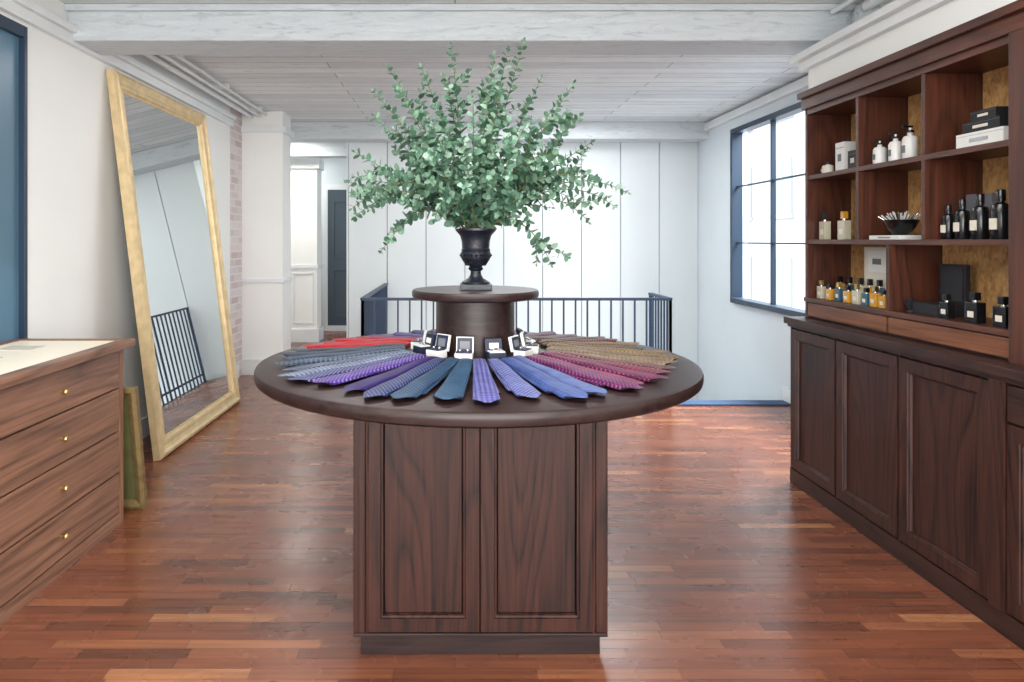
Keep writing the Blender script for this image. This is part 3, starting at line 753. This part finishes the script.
def carton(name,a,b_,m1,m2=None):
    g=group(name); box('carton',a,b_,m1,g,0.002)
    x0,y0,z0=a; x1,y1,z1=b_
    box('label',(x0-0.0012,y0+(y1-y0)*0.3,z0+(z1-z0)*0.35),(x0,y1-(y1-y0)*0.3,z0+(z1-z0)*0.6),m2 or M_grey,g)
    box('lid_seam',(x0-0.0008,y0,z0+(z1-z0)*0.8),(x0,y1,z0+(z1-z0)*0.82),M_grey,g)
carton('product_box',(2.05,3.60,Z3),(2.12,3.68,Z3+0.155),M_white)
carton('product_box',(2.06,3.50,Z3),(2.14,3.58,Z3+0.10),M_blackm,M_cream)
carton('product_box',(2.04,2.54,Z3),(2.18,2.78,Z3+0.06),M_white,M_silver)
carton('product_box',(2.05,2.57,Z3+0.06),(2.17,2.76,Z3+0.105),M_blackm,M_cream)
carton('product_box',(2.06,2.60,Z3+0.105),(2.15,2.73,Z3+0.145),M_blackm,M_cream)
carton('product_box',(2.14,2.47,Z3),(2.2,2.53,Z3+0.12),M_blackm,M_cream)
bottle('perfume_bottle',2.07,3.82,Z2,0.15,0.030,M_clear,M_blackm,'flat')
bottle('perfume_bottle',2.07,3.63,Z2,0.15,0.032,M_clear,M_amber,'flat')
bottle('perfume_bottle',2.12,3.52,Z2,0.12,0.028,M_aqua,M_black,'flat')
g=group('bowl_with_quills')
lathe('bowl',[(0.03,0),(0.035,0.006),(0.06,0.035),(0.078,0.070),(0.073,0.070),(0.055,0.042),(0.0,0.02)],M_black,g,(2.09,3.20,Z2+0.022),28)
for i in range(40):
    a=random.uniform(0,6.28); e=random.uniform(0.04,0.10)
    p0=Vector((2.09+0.02*math.cos(a),3.20+0.02*math.sin(a),Z2+0.06)); p1=Vector((2.09+e*math.cos(a),3.20+e*math.sin(a),Z2+0.155-e*0.5))
    tube('quill',p0,p1,0.0028,M_silver if i%2 else M_white,g,5)
carton('white_book',(2.02,3.10,Z2),(2.16,3.33,Z2+0.020),M_white)
carton('card_box',(2.17,2.76,Z2),(2.21,2.90,Z2+0.19),M_grey,M_cream)
for y,h,r in ((2.864,0.145,0.024),(2.785,0.165,0.027),(2.69,0.18,0.030),(2.588,0.19,0.032)):
    bottle('black_spray_bottle',2.07,y,Z2,h,r,M_black,M_black)
carton('card_box',(2.15,2.47,Z2),(2.21,2.56,Z2+0.17),M_blackm,M_cream)
for i,(y,mm) in enumerate([(3.82,M_clear),(3.73,M_amber),(3.64,M_teal),(3.56,M_amber),(3.48,M_clear),(3.40,M_teal),(3.33,M_amber),(3.26,M_amber)]):
    bottle('small_perfume_bottle',2.05,y,Z1,0.088 if i%2 else 0.10,0.024,mm,M_black if i%2 else M_brass,'flat')
for i,y in enumerate((3.79,3.70,3.60,3.52,3.44)):
    bottle('small_perfume_bottle',2.14,y,Z1,0.125,0.024,(M_amber,M_teal,M_clear)[i%3],M_black,'flat')
g=group('framed_card_stand')
box('frame',(2.17,3.22,Z1),(2.19,3.62,Z1+0.29),M_cream,g,0.003)
for k in (0,1): 
    box('print',(2.166,3.25+k*0.18,Z1+0.16),(2.17,3.40+k*0.18,Z1+0.27),M_white,g); box('print_mark',(2.164,3.29+k*0.18,Z1+0.20),(2.166,3.36+k*0.18,Z1+0.23),M_grey,g)
g=group('black_watch_box')
box('base',(2.05,2.90,Z1),(2.17,3.06,Z1+0.05),M_blackm,g,0.003)
box('lid',(2.17,2.90,Z1),(2.19,3.06,Z1+0.22),M_blackm,g,0.003)
box('lining',(2.166,2.915,Z1+0.06),(2.17,3.045,Z1+0.205),plain('dark_lining',C(34,35,40),0.7),g)
for y,h,r in ((2.845,0.10,0.026),(2.69,0.12,0.032),(2.55,0.115,0.032)):
    bottle('black_cologne_bottle',2.05,y,Z1,h,r,M_black,M_black,'flat')
g=group('ceramic_fan_ornament')
for i in range(7):
    a=math.radians(-60+20*i)
    tube('petal',(2.07,3.10,Z1+0.01),(2.07,3.10+0.045*math.sin(a),Z1+0.01+0.05*math.cos(a)),0.006,M_blackm,g,6)
lathe('foot',[(0.02,0),(0.02,0.008),(0.008,0.014)],M_blackm,g,(2.07,3.10,Z1),12)

# ------------------------------------------------------------ lights
w=bpy.data.worlds.new('world'); sc.world=w; w.use_nodes=True
bg=w.node_tree.nodes['Background']; bg.inputs[0].default_value=(0.90,0.95,1.0,1); bg.inputs[1].default_value=1.6
def area(name,loc,rot,sx,sy,p,col=(1,1,1)):
    l=bpy.data.lights.new(name,'AREA'); l.shape='RECTANGLE'; l.size=sx; l.size_y=sy; l.energy=p; l.color=col
    o=bpy.data.objects.new(name,l); o.location=loc; o.rotation_euler=rot; COL.objects.link(o); return o
area('front_fill',(0.3,-2.45,1.5),(math.radians(88),0,0),4.4,2.0,235,(1.0,0.985,0.96))  # unseen fill light added behind the camera
area('sky_over_street',(4.6,5.65,4.4),(0,math.radians(52),0),2.0,3.4,1100,(0.95,0.98,1.0))
area('stair_fill',(1.0,6.9,2.70),(0,0,0),1.6,0.8,36,(0.98,0.99,1.0))  # fill light added above the stairwell, no fitting there
area('shop_fill',(0.0,1.2,2.70),(0,0,0),2.6,1.6,95,(1,0.985,0.96))  # added fill to brighten the near room and left wall
area('ceiling_lamp_far',(-2.2,8.6,2.69),(0,0,0),0.5,0.4,26,(1,0.97,0.92))
area('ceiling_lamp_far_b',(-2.5,10.0,2.69),(0,0,0),0.5,0.4,14,(1,0.97,0.92))
area('mid_fill',(-0.6,5.2,2.70),(0,0,0),1.6,0.8,20,(1,0.99,0.98))  # ceiling-height fill added for evenness, not a fixture
sl=bpy.data.lights.new('sun','SUN'); sl.energy=4.0; sl.angle=math.radians(3); sl.color=(1,0.98,0.95)
so=bpy.data.objects.new('sun',sl); COL.objects.link(so)
so.rotation_euler=Vector((0.75,0.12,-0.65)).to_track_quat('-Z','Y').to_euler(); so.location=(-6,2,9)

cam=bpy.data.cameras.new('camera'); co=bpy.data.objects.new('camera',cam); COL.objects.link(co)
co.location=(0,0,1.39); co.rotation_euler=(math.radians(90),0,0)
cam.sensor_width=36; cam.lens=24.0; cam.shift_x=57/1024; cam.shift_y=-101/1024; cam.clip_start=0.05
sc.camera=co
sc.view_settings.view_transform='Standard'
sc.view_settings.exposure=0.16
